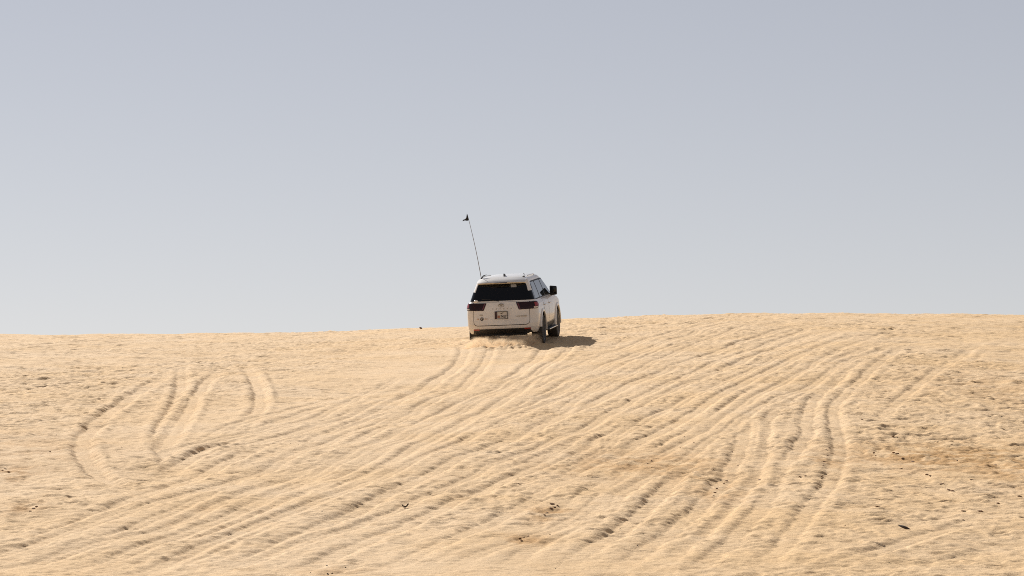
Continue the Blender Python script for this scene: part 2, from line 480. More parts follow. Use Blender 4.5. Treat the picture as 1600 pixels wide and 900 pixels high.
def bow(x, y, z):
    t = min(max((-1.7 - y) / .7, 0), 1)
    u = min(max((y - 1.2) / 1.0, 0), 1)
    q = (x / fw(z)) ** 2
    return y + .055 * q * t - .14 * q * u
def S_rear(x, z):
    w, r = fw(z), frr(z)
    y = fyr(z); a = abs(x) - (w - r)
    if a > 0: y += r - math.sqrt(max(r * r - min(a, r) ** 2, 0))
    return Vector((x, bow(x, y, z), z))
def S_side(y, z, sg=1):
    w, r = fw(z), frr(z)
    x = w; y0 = fyr(z); a = y0 + r - y
    if a > 0: x = w - r + math.sqrt(max(r * r - min(a, r) ** 2, 0))
    return Vector((sg * x, bow(x, y, z), z))
def S_wrap(s, z):
    w, r = fw(z), frr(z); sg = 1 if s >= 0 else -1; s = abs(s)
    if s < w - r: x, y = s, fyr(z)
    elif s < w - r + r * math.pi / 2:
        t = (s - (w - r)) / r
        x = w - r + r * math.sin(t); y = fyr(z) + r - r * math.cos(t)
    else: x = w; y = fyr(z) + r + (s - (w - r + r * math.pi / 2))
    return Vector((sg * x, bow(x, y, z), z))
def S_front(x, z):
    w, r = fw(z), .40 if z < 1.2 else .2
    y = fyf(z); a = abs(x) - (w - r)
    if a > 0: y -= r - math.sqrt(max(r * r - min(a, r) ** 2, 0))
    return Vector((x, bow(x, y, z), z))

def outline(z):
    w, r, yr, yf = fw(z), frr(z), fyr(z), fyf(z)
    rf = min(.40 if z < 1.2 else .2, w * .9)
    r = min(r, w * .9)
    pts = []
    for i in range(13): pts.append((0 + (w - r) * i / 12, yr))
    for i in range(1, 13):
        t = i / 12 * math.pi / 2; pts.append((w - r + r * math.sin(t), yr + r - r * math.cos(t)))
    ya, yb = yr + r, yf - rf
    for i in range(1, 41): pts.append((w, ya + (yb - ya) * i / 40))
    for i in range(1, 13):
        t = i / 12 * math.pi / 2; pts.append((w - rf + rf * math.cos(t), yb + rf * math.sin(t)))
    for i in range(1, 13): pts.append(((w - rf) * (1 - i / 12), yf))
    full = pts + [(-x, y) for x, y in pts[-2:0:-1]]
    return [(x, bow(x, y, z), z) for x, y in full]

def body_bm():
    zs = sorted(set(list(np.round(np.concatenate([np.linspace(.40, 1.20, 34), np.linspace(1.20, 1.90, 36)]), 4)) + ZW))
    bm = bmesh.new(); prev = None
    for z in zs:
        ring = [bm.verts.new(p) for p in outline(z)]
        if prev:
            k = len(ring)
            for i in range(k): bm.faces.new((prev[i], prev[(i + 1) % k], ring[(i + 1) % k], ring[i]))
        else: bm.faces.new(ring[::-1])
        prev = ring
    bm.faces.new(prev)
    return bm

def panel(name, poly, f, off, th, m, parent, step=.06, sgn_n=None, bev=0):
    """a thin shell lying on the car's skin: outline given on the skin, off above it, th thick"""
    bm = bmesh.new()
    vs = [bm.verts.new((p[0], 0, p[1])) for p in poly]
    bm.faces.new(vs)
    a0, a1 = min(p[0] for p in poly), max(p[0] for p in poly)
    b0, b1 = min(p[1] for p in poly), max(p[1] for p in poly)
    for k in range(1, int((a1 - a0) / step) + 1):
        a = a0 + k * step
        if a < a1 - 1e-4: bmesh.ops.bisect_plane(bm, geom=bm.verts[:] + bm.edges[:] + bm.faces[:], plane_co=(a, 0, 0), plane_no=(1, 0, 0))
    for k in range(1, int((b1 - b0) / step) + 1):
        a = b0 + k * step
        if a < b1 - 1e-4: bmesh.ops.bisect_plane(bm, geom=bm.verts[:] + bm.edges[:] + bm.faces[:], plane_co=(0, 0, a), plane_no=(0, 0, 1))
    P0, P1 = {}, {}
    e = 1e-3
    for v in bm.verts:
        a, z = v.co.x, v.co.z
        p = f(a, z); da = f(a + e, z) - f(a - e, z); dz = f(a, z + e) - f(a, z - e)
        nn = da.cross(dz)
        nn = nn.normalized() if nn.length > 1e-9 else Vector((0, -1, 0))
        cen = Vector((0, max(min(p.y, 1.6), -1.4), 1.0))
        if nn.dot(p - cen) < 0: nn = -nn
        P0[v] = p + nn * off; P1[v] = p + nn * (off - th)
    top = {v: P0[v] for v in bm.verts}
    ret = bmesh.ops.duplicate(bm, geom=bm.verts[:] + bm.edges[:] + bm.faces[:])
    vm = ret['vert_map']
    origv = list(P0.keys())
    bound = [ed for ed in bm.edges if len(ed.link_faces) == 1 and ed.verts[0] in P0 and ed.verts[1] in P0]
    pairs = [(ed.verts[0], ed.verts[1]) for ed in bound]
    for v in origv:
        vm[v].co = P1[v]
        v.co = P0[v]
    for v1, v2 in pairs: bm.faces.new((v1, v2, vm[v2], vm[v1]))
    bmesh.ops.recalc_face_normals(bm, faces=bm.faces[:])
    return obj(name, bm, m, parent, 40)

def rpoly(pts, r, seg=5):
    """round the corners of a polygon"""
    out = []; k = len(pts)
    rs = r if isinstance(r, (list, tuple)) else [r] * k
    for i in range(k):
        p0, p1, p2 = Vector(pts[i - 1]), Vector(pts[i]), Vector(pts[(i + 1) % k])
        rr_ = rs[i]
        if rr_ <= 0: out.append(tuple(p1)); continue
        a = p1 + (p0 - p1).normalized() * rr_; c_ = p1 + (p2 - p1).normalized() * rr_
        for j in range(seg + 1):
            t = j / seg
            q = a * (1 - t) ** 2 + p1 * 2 * t * (1 - t) + c_ * t * t
            out.append((q.x, q.y))
    return out

def box(bm, c_, s, rot=None, bev=0.0):
    r_ = bmesh.ops.create_cube(bm, size=1)
    vs = r_['verts']
    for v in vs: v.co = Vector((v.co.x * s[0], v.co.y * s[1], v.co.z * s[2]))
    if bev:
        es = list({e for v in vs for e in v.link_edges})
        rr_ = bmesh.ops.bevel(bm, geom=es, offset=bev, segments=2, profile=.5, affect='EDGES')
        vs = rr_['verts']
        vs = list({v for f_ in rr_['faces'] for v in f_.verts} | set(vs))
    mt = Matrix.Translation(c_) @ (rot.to_4x4() if rot else Matrix.Identity(4))
    for v in vs: v.co = mt @ v.co
def tube(bm, pts, rads, seg=8, cap=True):
    rings = []
    pts = [Vector(p) for p in pts]
    for i, p in enumerate(pts):
        t = (pts[min(i + 1, len(pts) - 1)] - pts[max(i - 1, 0)]).normalized()
        a = t.cross(Vector((0.13, .21, 1))).normalized(); b_ = t.cross(a)
        rd = rads[i] if isinstance(rads, (list, tuple)) else rads
        rings.append([bm.verts.new(p + (a * math.cos(2 * math.pi * k / seg) + b_ * math.sin(2 * math.pi * k / seg)) * rd) for k in range(seg)])
    for i in range(len(rings) - 1):
        for k in range(seg): bm.faces.new((rings[i][k], rings[i][(k + 1) % seg], rings[i + 1][(k + 1) % seg], rings[i + 1][k]))
    if cap: bm.faces.new(rings[0][::-1]); bm.faces.new(rings[-1])
def lathe(bm, prof, seg=48, axis='x', mod=None):
    """profile (radius, along) spun round the x axis"""
    rings = []
    for (rd, a) in prof:
        ring = []
        for k in range(seg):
            t = 2 * math.pi * k / seg
            rr_ = mod(rd, a, k) if mod else rd
            ring.append(bm.verts.new((a, rr_ * math.cos(t), rr_ * math.sin(t))))
        rings.append(ring)
    for i in range(len(rings) - 1):
        for k in range(seg): bm.faces.new((rings[i][k], rings[i][(k + 1) % seg], rings[i + 1][(k + 1) % seg], rings[i + 1][k]))
    bm.faces.new(rings[0][::-1]); bm.faces.new(rings[-1])
    bmesh.ops.recalc_face_normals(bm, faces=bm.faces[:])

# ------------------------------------------------------------------ the car
car = bpy.data.objects.new('off_road_car', None)
COL.objects.link(car)
tag(car, 'white dusty off-road car with a tall whip flag, climbing the sand dune', 'car')

WHEELS = [(.835, -1.36), (-.835, -1.36), (.835, 1.49), (-.835, 1.49)]
body = obj('body', body_bm(), M_paint, car)
for (x_, y_) in WHEELS:
    cb = bmesh.new()
    lathe(cb, [(.465, x_ - .24 if x_ > 0 else x_ - .35), (.465, x_ + .35 if x_ > 0 else x_ + .24)], 48)
    for v in cb.verts: v.co += Vector((0, y_, .44))
    cut = obj('cutter', cb, None)
    md = body.modifiers.new('b', 'BOOLEAN'); md.operation = 'DIFFERENCE'; md.object = cut; md.solver = 'EXACT'
dg = bpy.context.evaluated_depsgraph_get()
nm = bpy.data.meshes.new_from_object(body.evaluated_get(dg))
body.modifiers.clear(); body.data = nm
for o in [o for o in bpy.data.objects if o.name.startswith('cutter')]: bpy.data.objects.remove(o)
smooth(nm, 32)
nm.materials.clear(); nm.materials.append(M_paint)

# wheel arch flares and dark liners
for (x_, y_) in WHEELS:
    sg = 1 if x_ > 0 else -1
    bm = bmesh.new()
    seg = 22; rings = []
    for i in range(seg + 1):
        t = math.radians(-8 + (180 if y_ < 0 else 196) * i / seg)
        prof = [(.462, .86), (.462, .985), (.485, .992), (.53, .985), (.555, .955), (.555, .86)]
        ring = []
        for (rd, xx) in prof:
            zz = .44 + rd * math.sin(t); yy = y_ + rd * math.cos(t)
            ring.append(bm.verts.new((sg * xx, yy, zz)))
        rings.append(ring)
    for i in range(seg):
        for k in range(6): bm.faces.new((rings[i][k], rings[i][(k + 1) % 6], rings[i + 1][(k + 1) % 6], rings[i + 1][k]))
    bm.faces.new(rings[0]); bm.faces.new(rings[-1][::-1])
    bmesh.ops.recalc_face_normals(bm, faces=bm.faces[:])
    obj('wheel_arch', bm, M_paint, car)

# dark lining of each wheel well, a half drum
for (x_, y_) in WHEELS:
    sg = 1 if x_ > 0 else -1
    bm = bmesh.new(); seg = 20; rings = []
    for i in range(seg + 1):
        t = math.radians(-6 + 192 * i / seg)
        rings.append([bm.verts.new((sg * xx, y_ + rd * math.cos(t), .44 + rd * math.sin(t))) for rd, xx in ((.458, .60), (.458, .955), (.463, .955), (.463, .60))])
    for i in range(seg):
        for k in range(4): bm.faces.new((rings[i][k], rings[i][(k + 1) % 4], rings[i + 1][(k + 1) % 4], rings[i + 1][k]))
    bmesh.ops.recalc_face_normals(bm, faces=bm.faces[:])
    obj('arch_liner', bm, M_under, car)
    
# wheels
tyre_prof = [(.262, -.125), (.30, -.137), (.35, -.138), (.382, -.128), (.396, -.105), (.400, -.06), (.400, .06), (.396, .105), (.382, .128), (.35, .138), (.30, .137), (.262, .125)]
def tread(rd, a, k):
    return rd - (.010 if (rd > .39 and k % 2) else 0)
bmt = bmesh.new(); lathe(bmt, tyre_prof, 96, mod=tread)
tyre0 = None
def wheel(x_, y_):
    global tyre0, rim0
    sg = 1 if x_ > 0 else -1
    e = bpy.data.objects.new('wheel', None); COL.objects.link(e); e.parent = car
    e.location = (x_, y_, .40); e.rotation_euler = (0, 0, 0 if sg > 0 else math.pi)
    if tyre0 is None:
        tyre0 = obj('tyre', bmt, M_rubber, e)
        b2 = bmesh.new()
        lathe(b2, [(.05, .115), (.07, .105), (.20, .085), (.235, .10), (.262, .128), (.262, -.12), (.20, -.10), (.10, -.02)], 60)
        for k in range(6):
            t = k * math.pi / 3
            rt = Matrix.Rotation(t, 3, 'X')
            box(b2, rt @ Vector((.105, .15, 0)), (.035, .20, .055), rt, .008)
        rim0 = obj('rim', b2, M_rim, e)
        return
    for src in (tyre0, rim0):
        c_ = src.copy(); COL.objects.link(c_); c_.parent = e
for q in WHEELS: wheel(*q)

# underbody
bm = bmesh.new()
box(bm, (0, .1, .46), (1.30, 4.3, .16), None, .03)
box(bm, (0, -2.05, .50), (1.45, .70, .20), None, .04)
box(bm, (.38, 0, .40), (.10, 4.2, .14), None, .02); box(bm, (-.38, 0, .40), (.10, 4.2, .14), None, .02)
obj('chassis', bm, M_under, car)
bm = bmesh.new()
tube(bm, [(-.75, -1.36, .40), (.75, -1.36, .40)], .055, 12)
lathe_pts = [(-.17, .05), (-.12, .11), (0, .15), (.12, .11), (.17, .05)]
tube(bm, [(.0 + a, -1.36, .39) for a, _ in lathe_pts], [r_ for _, r_ in lathe_pts], 16)
tube(bm, [(-.55, -1.45, .33), (-.55, -1.45, .62)], .035, 8); tube(bm, [(.55, -1.45, .33), (.55, -1.45, .62)], .035, 8)
obj('rear_axle', bm, M_under, car)
bm = bmesh.new(); tube(bm, [(-.75, 1.49, .40), (.75, 1.49, .40)], .05, 12); box(bm, (0, 1.6, .42), (.9, .5, .16), None, .04)
obj('front_axle', bm, M_under, car)
bm = bmesh.new()
tube(bm, [(0, -1.93, .385), (0, -1.93, .41), (0, -1.93, .51)], [.30, .35, .35], 28)
obj('spare_wheel', bm, M_rubber, car)
bm = bmesh.new()
tube(bm, [(.60, -1.7, .43), (.60, -2.1, .42), (.62, -2.40, .40)], .035, 12)
box(bm, (.58, -1.95, .45), (.22, .40, .14), None, .04)
obj('exhaust_pipe', bm, M_under, car)
bm = bmesh.new()
box(bm, (-.62, -1.95, .42), (.30, .55, .16), None, .04)
obj('side_tank', bm, M_under, car)
for sg in (-1, 1):
    bm = bmesh.new(); box(bm, (sg * .84, -1.86, .37), (.27, .012, .30), Matrix.Rotation(rad(-6), 3, 'X'), .004)
    obj('mud_flap', bm, M_rubber, car)
# rear valance and tow hitch
poly = rpoly([(-.80, .405), (.80, .405), (.74, .53), (-.74, .53)], .02)
panel('rear_valance', poly, S_rear, .004, .03, M_black, car)
bm = bmesh.new(); box(bm, (0, -2.30, .37), (1.30, .10, .08), None, .02); box(bm, (-.03, -2.47, .505), (.06, .03, .035), None, .005)
obj('bumper_skid', bm, M_under, car)
for sg in (-1, 1):
    panel('rear_reflector', rpoly([(sg * .60, .50), (sg * .76, .50), (sg * .76, .535), (sg * .60, .535)], .006), S_rear, .010, .01, M_red, car, .04)

# tailgate: dark gap first, then the panel a few millimetres proud
TG = [(-.745, 1.225), (-.745, .63), (.745, .63), (.745, 1.225)]
panel('tailgate_gap', rpoly([(-.757, 1.232), (-.757, .612), (.757, .612), (.757, 1.232)], [.02, .13, .13, .02], 8), S_rear, .002, .008, M_dark, car)
tgate = panel('tailgate', rpoly(TG, [.02, .12, .12, .02], 8), S_rear, .006, .004, M_paint, car)
# tail lamps (outer on the wing, wrap round the corner)
for sg in (-1, 1):
    q = lambda pts: [(sg * a, z_) for a, z_ in pts]
    lamp = panel('tail_lamp', rpoly(q([(.395, 1.205), (.47, 1.015), (1.00, 1.03), (1.12, 1.13), (1.06, 1.195), (.98, 1.21)]), [.01, .02, .03, .03, .02, .02]), S_wrap, .016, .014, M_smoke, car, .04)
    panel('red_segment', rpoly(q([(.88, 1.19), (.90, 1.09), (1.05, 1.09), (1.09, 1.135), (1.04, 1.185)]), .01), S_wrap, .019, .004, M_red, lamp, .04)
    panel('red_segment', rpoly(q([(.425, 1.19), (.485, 1.035), (.515, 1.035), (.455, 1.19)]), .005), S_wrap, .019, .004, M_dred, lamp, .04)
    panel('clear_segment', rpoly(q([(.86, 1.075), (.87, 1.042), (.99, 1.045), (1.04, 1.075)]), .008), S_wrap, .020, .004, M_clear, lamp, .04)
# rear window with black surround
rw = panel('rear_window', rpoly([(-.765, 1.262), (.765, 1.262), (.64, 1.70), (-.64, 1.70)], [.03, .03, .05, .05]), S_rear, .005, .02, M_glass, car)
panel('window_sticker', rpoly([(.25, 1.60), (.40, 1.60), (.39, 1.675), (.24, 1.675)], .015), S_rear, .0065, .001, M_sticker, rw)
bm = bmesh.new(); tube(bm, [(-.06, -2.40, 1.255), (-.30, -2.375, 1.30), (-.52, -2.36, 1.315)], .008, 6)
obj('rear_wiper', bm, M_black, rw)
bm = bmesh.new(); bmesh.ops.create_uvsphere(bm, u_segments=14, v_segments=10, radius=.055)
for v in bm.verts: v.co = Vector((v.co.x * 1.1 - .68, v.co.y * .5 - 2.335, v.co.z * .8 + 1.262))
obj('washer_cover', bm, M_paint, rw)
# spoiler
bm = bmesh.new()
secs = []
for i in range(21):
    u = -1 + 2 * i / 20; x_ = u * .645
    dx = abs(u) ** 3
    pr = [(-2.12 + .10 * dx, 1.715), (-2.27 + .10 * dx, 1.722 - .01 * dx), (-2.30 + .11 * dx, 1.742 - .012 * dx), (-2.26 + .10 * dx, 1.775 - .02 * dx), (-2.08 + .06 * dx, 1.838 - .03 * dx), (-1.92, 1.872 - .05 * dx), (-1.92, 1.80)]
    secs.append([bm.verts.new((x_, a, z_)) for a, z_ in pr])
for i in range(20):
    for k in range(7): bm.faces.new((secs[i][k], secs[i][(k + 1) % 7], secs[i + 1][(k + 1) % 7], secs[i + 1][k]))
bm.faces.new(secs[0]); bm.faces.new(secs[-1][::-1])
bmesh.ops.recalc_face_normals(bm, faces=bm.faces[:])
obj('roof_spoiler', bm, M_paint, car, 50)
bm = bmesh.new(); box(bm, (0, -2.301, 1.738), (.34, .012, .016), None, .003)
obj('brake_light', bm, M_smoke, car)
# wraparound quarter glass, side windows
for sg in (-1, 1):
    f = lambda y_, z_, sg=sg: S_side(y_, z_, sg)
    panel('corner_glass', rpoly([(sg * .72, 1.262), (sg * 1.12, 1.262), (sg * 1.04, 1.52), (sg * .67, 1.49)], .02), S_wrap, .004, .01, M_glass, car, .04)
    zb, zt = 1.262, 1.70
    panel('window_surround', rpoly([(-2.10, 1.25), (1.02, 1.25), (.27, 1.735), (-1.78, 1.735), (-1.95, 1.62)], [.04, .08, .08, .06, .05]), f, .003, .01, M_black, car, .08)
    for (a, b_, c_, d_) in ((-2.05, -1.26, -1.24, -1.84), (-1.16, -.24, -.22, -1.14), (-.14, .92, .30, -.12)):
        panel('side_window', rpoly([(a, zb + .01), (b_, zb + .01), (c_, zt), (d_, zt)], [.03, .03, .05, .05]), f, .007, .004, M_sglass, car, .08)
    # doors as slightly proud panels over a dark gap
    for (y0, y1) in ((-.86, -.20), (-.17, .92)):
        lo = .56
        poly = [(y0, 1.22), (y0, lo + .0), (y1, lo), (y1, 1.22)]
        if y0 < -.5: poly = [(y0 - .26, 1.22), (y0 - .26, 1.0), (y0 - .05, .86), (y0 + .03, lo), (y1, lo), (y1, 1.22)]
        g = .012
        cx_ = sum(p[0] for p in poly) / len(poly); cz_ = sum(p[1] for p in poly) / len(poly)
        big_ = [(p[0] + (g if p[0] > cx_ else -g), p[1] + (.004 if p[1] > cz_ else -g)) for p in poly]
        panel('door_gap', rpoly(big_, .03), f, .0015, .006, M_dark, car, .08)
        d = panel('side_door', rpoly(poly, .03), f, .005, .0035, M_paint, car, .08)
        bm = bmesh.new(); hy = y0 + .10 if y0 > -.5 else y0 - .12
        box(bm, (sg * (.965 + .022), hy, 1.06), (.025, .19, .03), None, .008)
        obj('door_handle', bm, M_paint, d)
    panel('rocker_trim', rpoly([(-.84, .42), (.98, .42), (.98, .53), (-.84, .53)], .02), f, .012, .02, M_black, car, .1)
    bm = bmesh.new(); box(bm, (sg * .955, .07, .37), (.17, 1.72, .045), None, .015)
    box(bm, (sg * .80, -.5, .40), (.2, .05, .04)); box(bm, (sg * .80, .6, .40), (.2, .05, .04))
    st = obj('side_step', bm, M_black, car)
    bm = bmesh.new(); box(bm, (sg * 1.042, .07, .378), (.012, 1.66, .018), None, .004)
    obj('step_trim', bm, M_chrome, st)
    # roof rail
    bm = bmesh.new()
    tube(bm, [(sg * .60, -1.70, 1.825), (sg * .60, -1.58, 1.868), (sg * .60, -.9, 1.878), (sg * .59, -.30, 1.868), (sg * .58, -.16, 1.825)], .014, 8)
    obj('roof_rail', bm, M_paint, car)
    # mirror
    e = bpy.data.objects.new('side_mirror', None); COL.objects.link(e); e.parent = car
    bm = bmesh.new()
    bmesh.ops.create_cube(bm, size=1)
    for v in bm.verts:
        x_, y_, z_ = v.co
        t = 1.0 if y_ < 0 else .72
        v.co = Vector((sg * .975 + x_ * .21 * t, .80 + y_ * .15, 1.345 + z_ * .29 * t * (1.0 if x_ * sg < 0 else .84)))
    bmesh.ops.bevel(bm, geom=bm.edges[:], offset=.032, segments=4, profile=.6, affect='EDGES')
    obj('mirror_housing', bm, M_black, e, 60)
    bm = bmesh.new(); box(bm, (sg * .98, .723, 1.35), (.155, .006, .20), None, .002)
    obj('mirror_glass', bm, M_smoke if False else M_glass, e)
    bm = bmesh.new(); tube(bm, [(sg * .88, .84, 1.225), (sg * .92, .82, 1.235), (sg * .96, .80, 1.25)], [.035, .028, .035], 10)
    obj('mirror_arm', bm, M_black, e)
    panel('headlamp', rpoly([(sg * .55, .93), (sg * .93, .90), (sg * .93, 1.02), (sg * .55, 1.02)], .02), S_front, .006, .02, M_clear, car, .05)
panel('windscreen', rpoly([(-.76, 1.30), (.76, 1.30), (.62, 1.74), (-.62, 1.74)], .05), S_front, .005, .02, M_glass, car)
panel('grille', rpoly([(-.48, .66), (.48, .66), (.52, 1.02), (-.52, 1.02)], .04), S_front, .008, .02, M_black, car)
panel('front_valance', rpoly([(-.75, .42), (.75, .42), (.62, .56), (-.62, .56)], .03), S_front, .008, .02, M_black, car)

# licence plate
pl = panel('licence_plate', rpoly([(-.165, .795), (.165, .795), (.165, .985), (-.165, .985)], .014), S_rear, .022, .012, M_plate, car)
def frame_poly_bm(x0, x1, z0, z1, t, y_, th):
    bm = bmesh.new()
    for (a0, a1, b0, b1) in ((x0, x1, z0, z0 + t), (x0, x1, z1 - t, z1), (x0, x0 + t, z0 + t, z1 - t), (x1 - t, x1, z0 + t, z1 - t)):
        box(bm, ((a0 + a1) / 2, y_, (b0 + b1) / 2), (a1 - a0, th, b1 - b0))
    return bm
yp = S_rear(0, .80).y - .0245
obj('plate_frame', frame_poly_bm(-.172, .172, .788, .992, .011, yp + .006, .018), M_black, pl)
bm = bmesh.new(); box(bm, (-.137, yp + .0015, .89), (.050, .004, .180)); obj('plate_band', bm, M_maroon, pl)
def text(name, s, x0, z0, size, m, parent, y_, bold=0.0, spacing=1.0, wide=1.0, depth=.002):
    cu = bpy.data.curves.new(name, 'FONT'); cu.body = s; cu.size = size; cu.extrude = depth
    cu.offset = bold; cu.space_character = spacing; cu.align_x = 'CENTER'; cu.align_y = 'CENTER'
    to = bpy.data.objects.new(name, cu); COL.objects.link(to)
    dg_ = bpy.context.evaluated_depsgraph_get(); dg_.update()
    mm = bpy.data.meshes.new_from_object(to.evaluated_get(dg_))
    bpy.data.objects.remove(to)
    mt = Matrix.Translation((x0, y_, z0)) @ Matrix.Rotation(rad(90), 4, 'X') @ Matrix.Diagonal((wide, 1, 1, 1))
    mm.transform(mt); mm.name = name
    mm.materials.clear(); mm.materials.append(m)
    o_ = bpy.data.objects.new(name, mm); COL.objects.link(o_); o_.parent = parent
    return o_
text('plate_number', '86', -.066, .845, .10, M_digito, pl, yp, .0008, 1.0, .72)
text('plate_number', '7457', .058, .845, .10, M_digit, pl, yp, .0008, 1.0, .78)
bm = bmesh.new(); tube(bm, [(-.03, yp, .930), (.0, yp, .925), (.03, yp, .945), (.055, yp, .950)], [.003, .006, .010, .005], 6)
obj('plate_script', bm, M_digit, pl)
# emblem: three ovals
def ring_bm(bm, cx_, cz_, a, b_, y_, r_, seg=28):
    pts = [(cx_ + a * math.cos(2 * math.pi * k / seg), y_, cz_ + b_ * math.sin(2 * math.pi * k / seg)) for k in range(seg + 1)]
    tube(bm, pts, r_, 6, cap=False)
bm = bmesh.new(); ye = S_rear(0, 1.13).y - .012
ring_bm(bm, 0, 1.142, .072, .048, ye, .0055); ring_bm(bm, 0, 1.165, .042, .020, ye, .005); ring_bm(bm, 0, 1.144, .020, .044, ye, .005)
obj('emblem', bm, M_badge, tgate)
for _k, _c in enumerate('TOYOTA'):
    _x = .02 + (_k - 2.5) * .098
    text('badge_letter', _c, _x, 1.052, .045, M_badge, tgate, S_rear(_x, 1.05).y - .009, .001)
text('badge_lettering', 'LAND CRUISER', .53, .845, .040, M_badge, tgate, S_rear(.53, .845).y - .014, .001, 1.05, 1.05)
text('badge_lettering', 'VXR', -.545, .905, .040, M_badge, tgate, S_rear(-.545, .9).y - .014, .001, 1.1, 1.1)
ys_ = S_rear(-.53, .80).y - .0105
bm = bmesh.new(); tube(bm, [(-.525, ys_ + .004, .80), (-.525, ys_ - .003, .80)], .046, 24)
stk = obj('round_sticker', bm, M_digit, tgate)
text('sticker_letter', 'P', -.525, .80, .062, M_plate, stk, ys_ - .004, .002)
text('sticker_lettering', '35', -.63, .80, .048, M_orange, stk, S_rear(-.635, .8).y - .014, .001, 1.2)
text('sticker_lettering', '7H11', -.405, .80, .040, M_orange, stk, S_rear(-.41, .8).y - .014, .001, 1.2)
# roof fittings
bm = bmesh.new(); box(bm, (-.585, -1.86, 1.838), (.05, .10, .035), None, .008)
tube(bm, [(-.585, -1.86, 1.845), (-.53, -1.86, 1.92), (-.44, -1.86, 1.95)], [.013, .017, .006], 8)
pole_base = obj('pole_bracket', bm, M_black, car)
bm = bmesh.new()
v = [(.01, -1.78, 1.875), (.01, -1.55, 1.895), (.01, -1.60, 1.925), (.01, -1.76, 1.955)]
va = [bm.verts.new((.0, a, z_)) for _, a, z_ in v]; vb = [bm.verts.new((.03, a, z_)) for _, a, z_ in v]
for k in range(4): bm.faces.new((va[k], va[(k + 1) % 4], vb[(k + 1) % 4], vb[k]))
bm.faces.new(va[::-1]); bm.faces.new(vb)
bmesh.ops.recalc_face_normals(bm, faces=bm.faces[:])
obj('roof_fin', bm, M_black, car)
bm = bmesh.new(); box(bm, (.545, -1.80, 1.865), (.06, .08, .025), None, .006)
tube(bm, [(.53, -1.80, 1.87), (.565, -1.80, 1.90), (.555, -1.80, 1.95)], [.010, .010, .014], 6)
obj('roof_clip', bm, M_black, car)
# whip pole with torn flag
bm = bmesh.new()
top = Vector((-.855, -1.80, 3.42)); bot = Vector((-.585, -1.86, 1.85))
pts = []
for i in range(15):
    t = i / 14; p = bot.lerp(top, t); p.x += .016 * math.sin(math.pi * t); pts.append(tuple(p))
tube(bm, pts, [.0095 - .004 * i / 14 for i in range(15)], 8)
pole = obj('flag_pole', bm, M_pole, car)
tag(pole, 'thin brown whip pole leaning left from the car roof')
bm = bmesh.new()
fp = [(0, 0), (-.008, .05), (-.022, .115), (-.032, .135), (-.040, .10), (-.052, .045), (-.085, .018), (-.125, .008), (-.145, -.022), (-.118, -.018), (-.09, -.010), (-.04, -.018), (-.012, -.016)]
fr, bk = [], []
for a, z_ in fp:
    wv = .03 * math.sin(a * 40)
    fr.append(bm.verts.new((top.x + a * 1.25, top.y + wv - .003, top.z + .01 + z_ * 1.25)))
    bk.append(bm.verts.new((top.x + a * 1.25, top.y + wv + .003, top.z + .01 + z_ * 1.25)))
bm.faces.new(fr); bm.faces.new(bk[::-1])
for k in range(len(fr)): bm.faces.new((fr[k], bk[k], bk[(k + 1) % len(fr)], fr[(k + 1) % len(fr)]))
bmesh.ops.triangulate(bm, faces=bm.faces[:])
bmesh.ops.recalc_face_normals(bm, faces=bm.faces[:])
obj('flag', bm, M_flag, pole, sm=False)

# put the car on the slope
yaw, pit, roll = rad(8.6), rad(6.8), rad(1.7)
fwd = Vector((math.sin(yaw) * math.cos(pit), math.cos(yaw) * math.cos(pit), math.sin(pit)))
rt0 = fwd.cross(Vector((0, 0, 1))).normalized(); up0 = rt0.cross(fwd)
rt = rt0 * math.cos(roll) + up0 * math.sin(roll); up = rt.cross(fwd)
R3 = Matrix((rt, fwd, up)).transposed()
ax_px, ax_d = 795.2, CAR_D
cp = rad(PITCH)
xa = (ax_px - 800) / F_PX * ax_d; za = -(535 - 450) / F_PX * ax_d
axle_ground = Vector((xa, ax_d * math.cos(cp) - za * math.sin(cp), ax_d * math.sin(cp) + za * math.cos(cp)))
origin = axle_ground - R3 @ Vector((0, -1.36, .09))
car.matrix_world = Matrix.Translation(origin) @ R3.to_4x4()
print('CAR axle ground z', axle_ground, 'terrain', ground_z(axle_ground.x, axle_ground.y))
for (x_, y_) in WHEELS:
    q = Matrix.Translation(origin) @ R3.to_4x4() @ Vector((x_, y_, 0))
    print('wheel', (x_, y_), 'bottom z', round(q.z, 3), 'terrain', round(ground_z(q.x, q.y), 3))

# ------------------------------------------------------------------ kicked-up dust behind the wheels
bm = bmesh.new()
bmesh.ops.create_cube(bm, size=1)
dm = bpy.data.materials.new('dust_volume'); dm.use_nodes = True
n, l = dm.node_tree.nodes, dm.node_tree.links
n.clear()
mo = n.new('ShaderNodeOutputMaterial'); pv = n.new('ShaderNodeVolumePrincipled')
pv.inputs['Color'].default_value = (0.90, 0.70, 0.47, 1); pv.inputs['Anisotropy'].default_value = 0.1
tc = n.new('ShaderNodeTexCoord')
nz = n.new('ShaderNodeTexNoise'); nz.inputs['Scale'].default_value = 4.2; nz.inputs['Detail'].default_value = 4; nz.inputs['Distortion'].default_value = .8
l.new(tc.outputs['Object'], nz.inputs['Vector'])
a = n.new('ShaderNodeMapRange'); a.inputs[1].default_value = .48; a.inputs[2].default_value = .57; a.inputs[3].default_value = 0; a.inputs[4].default_value = 1
l.new(nz.outputs['Fac'], a.inputs[0])
sx = n.new('ShaderNodeSeparateXYZ'); l.new(tc.outputs['Object'], sx.inputs[0])
hz = n.new('ShaderNodeMapRange'); hz.inputs[1].default_value = -.20; hz.inputs[2].default_value = .17; hz.inputs[3].default_value = 1; hz.inputs[4].default_value = 0
l.new(sx.outputs['Z'], hz.inputs[0])
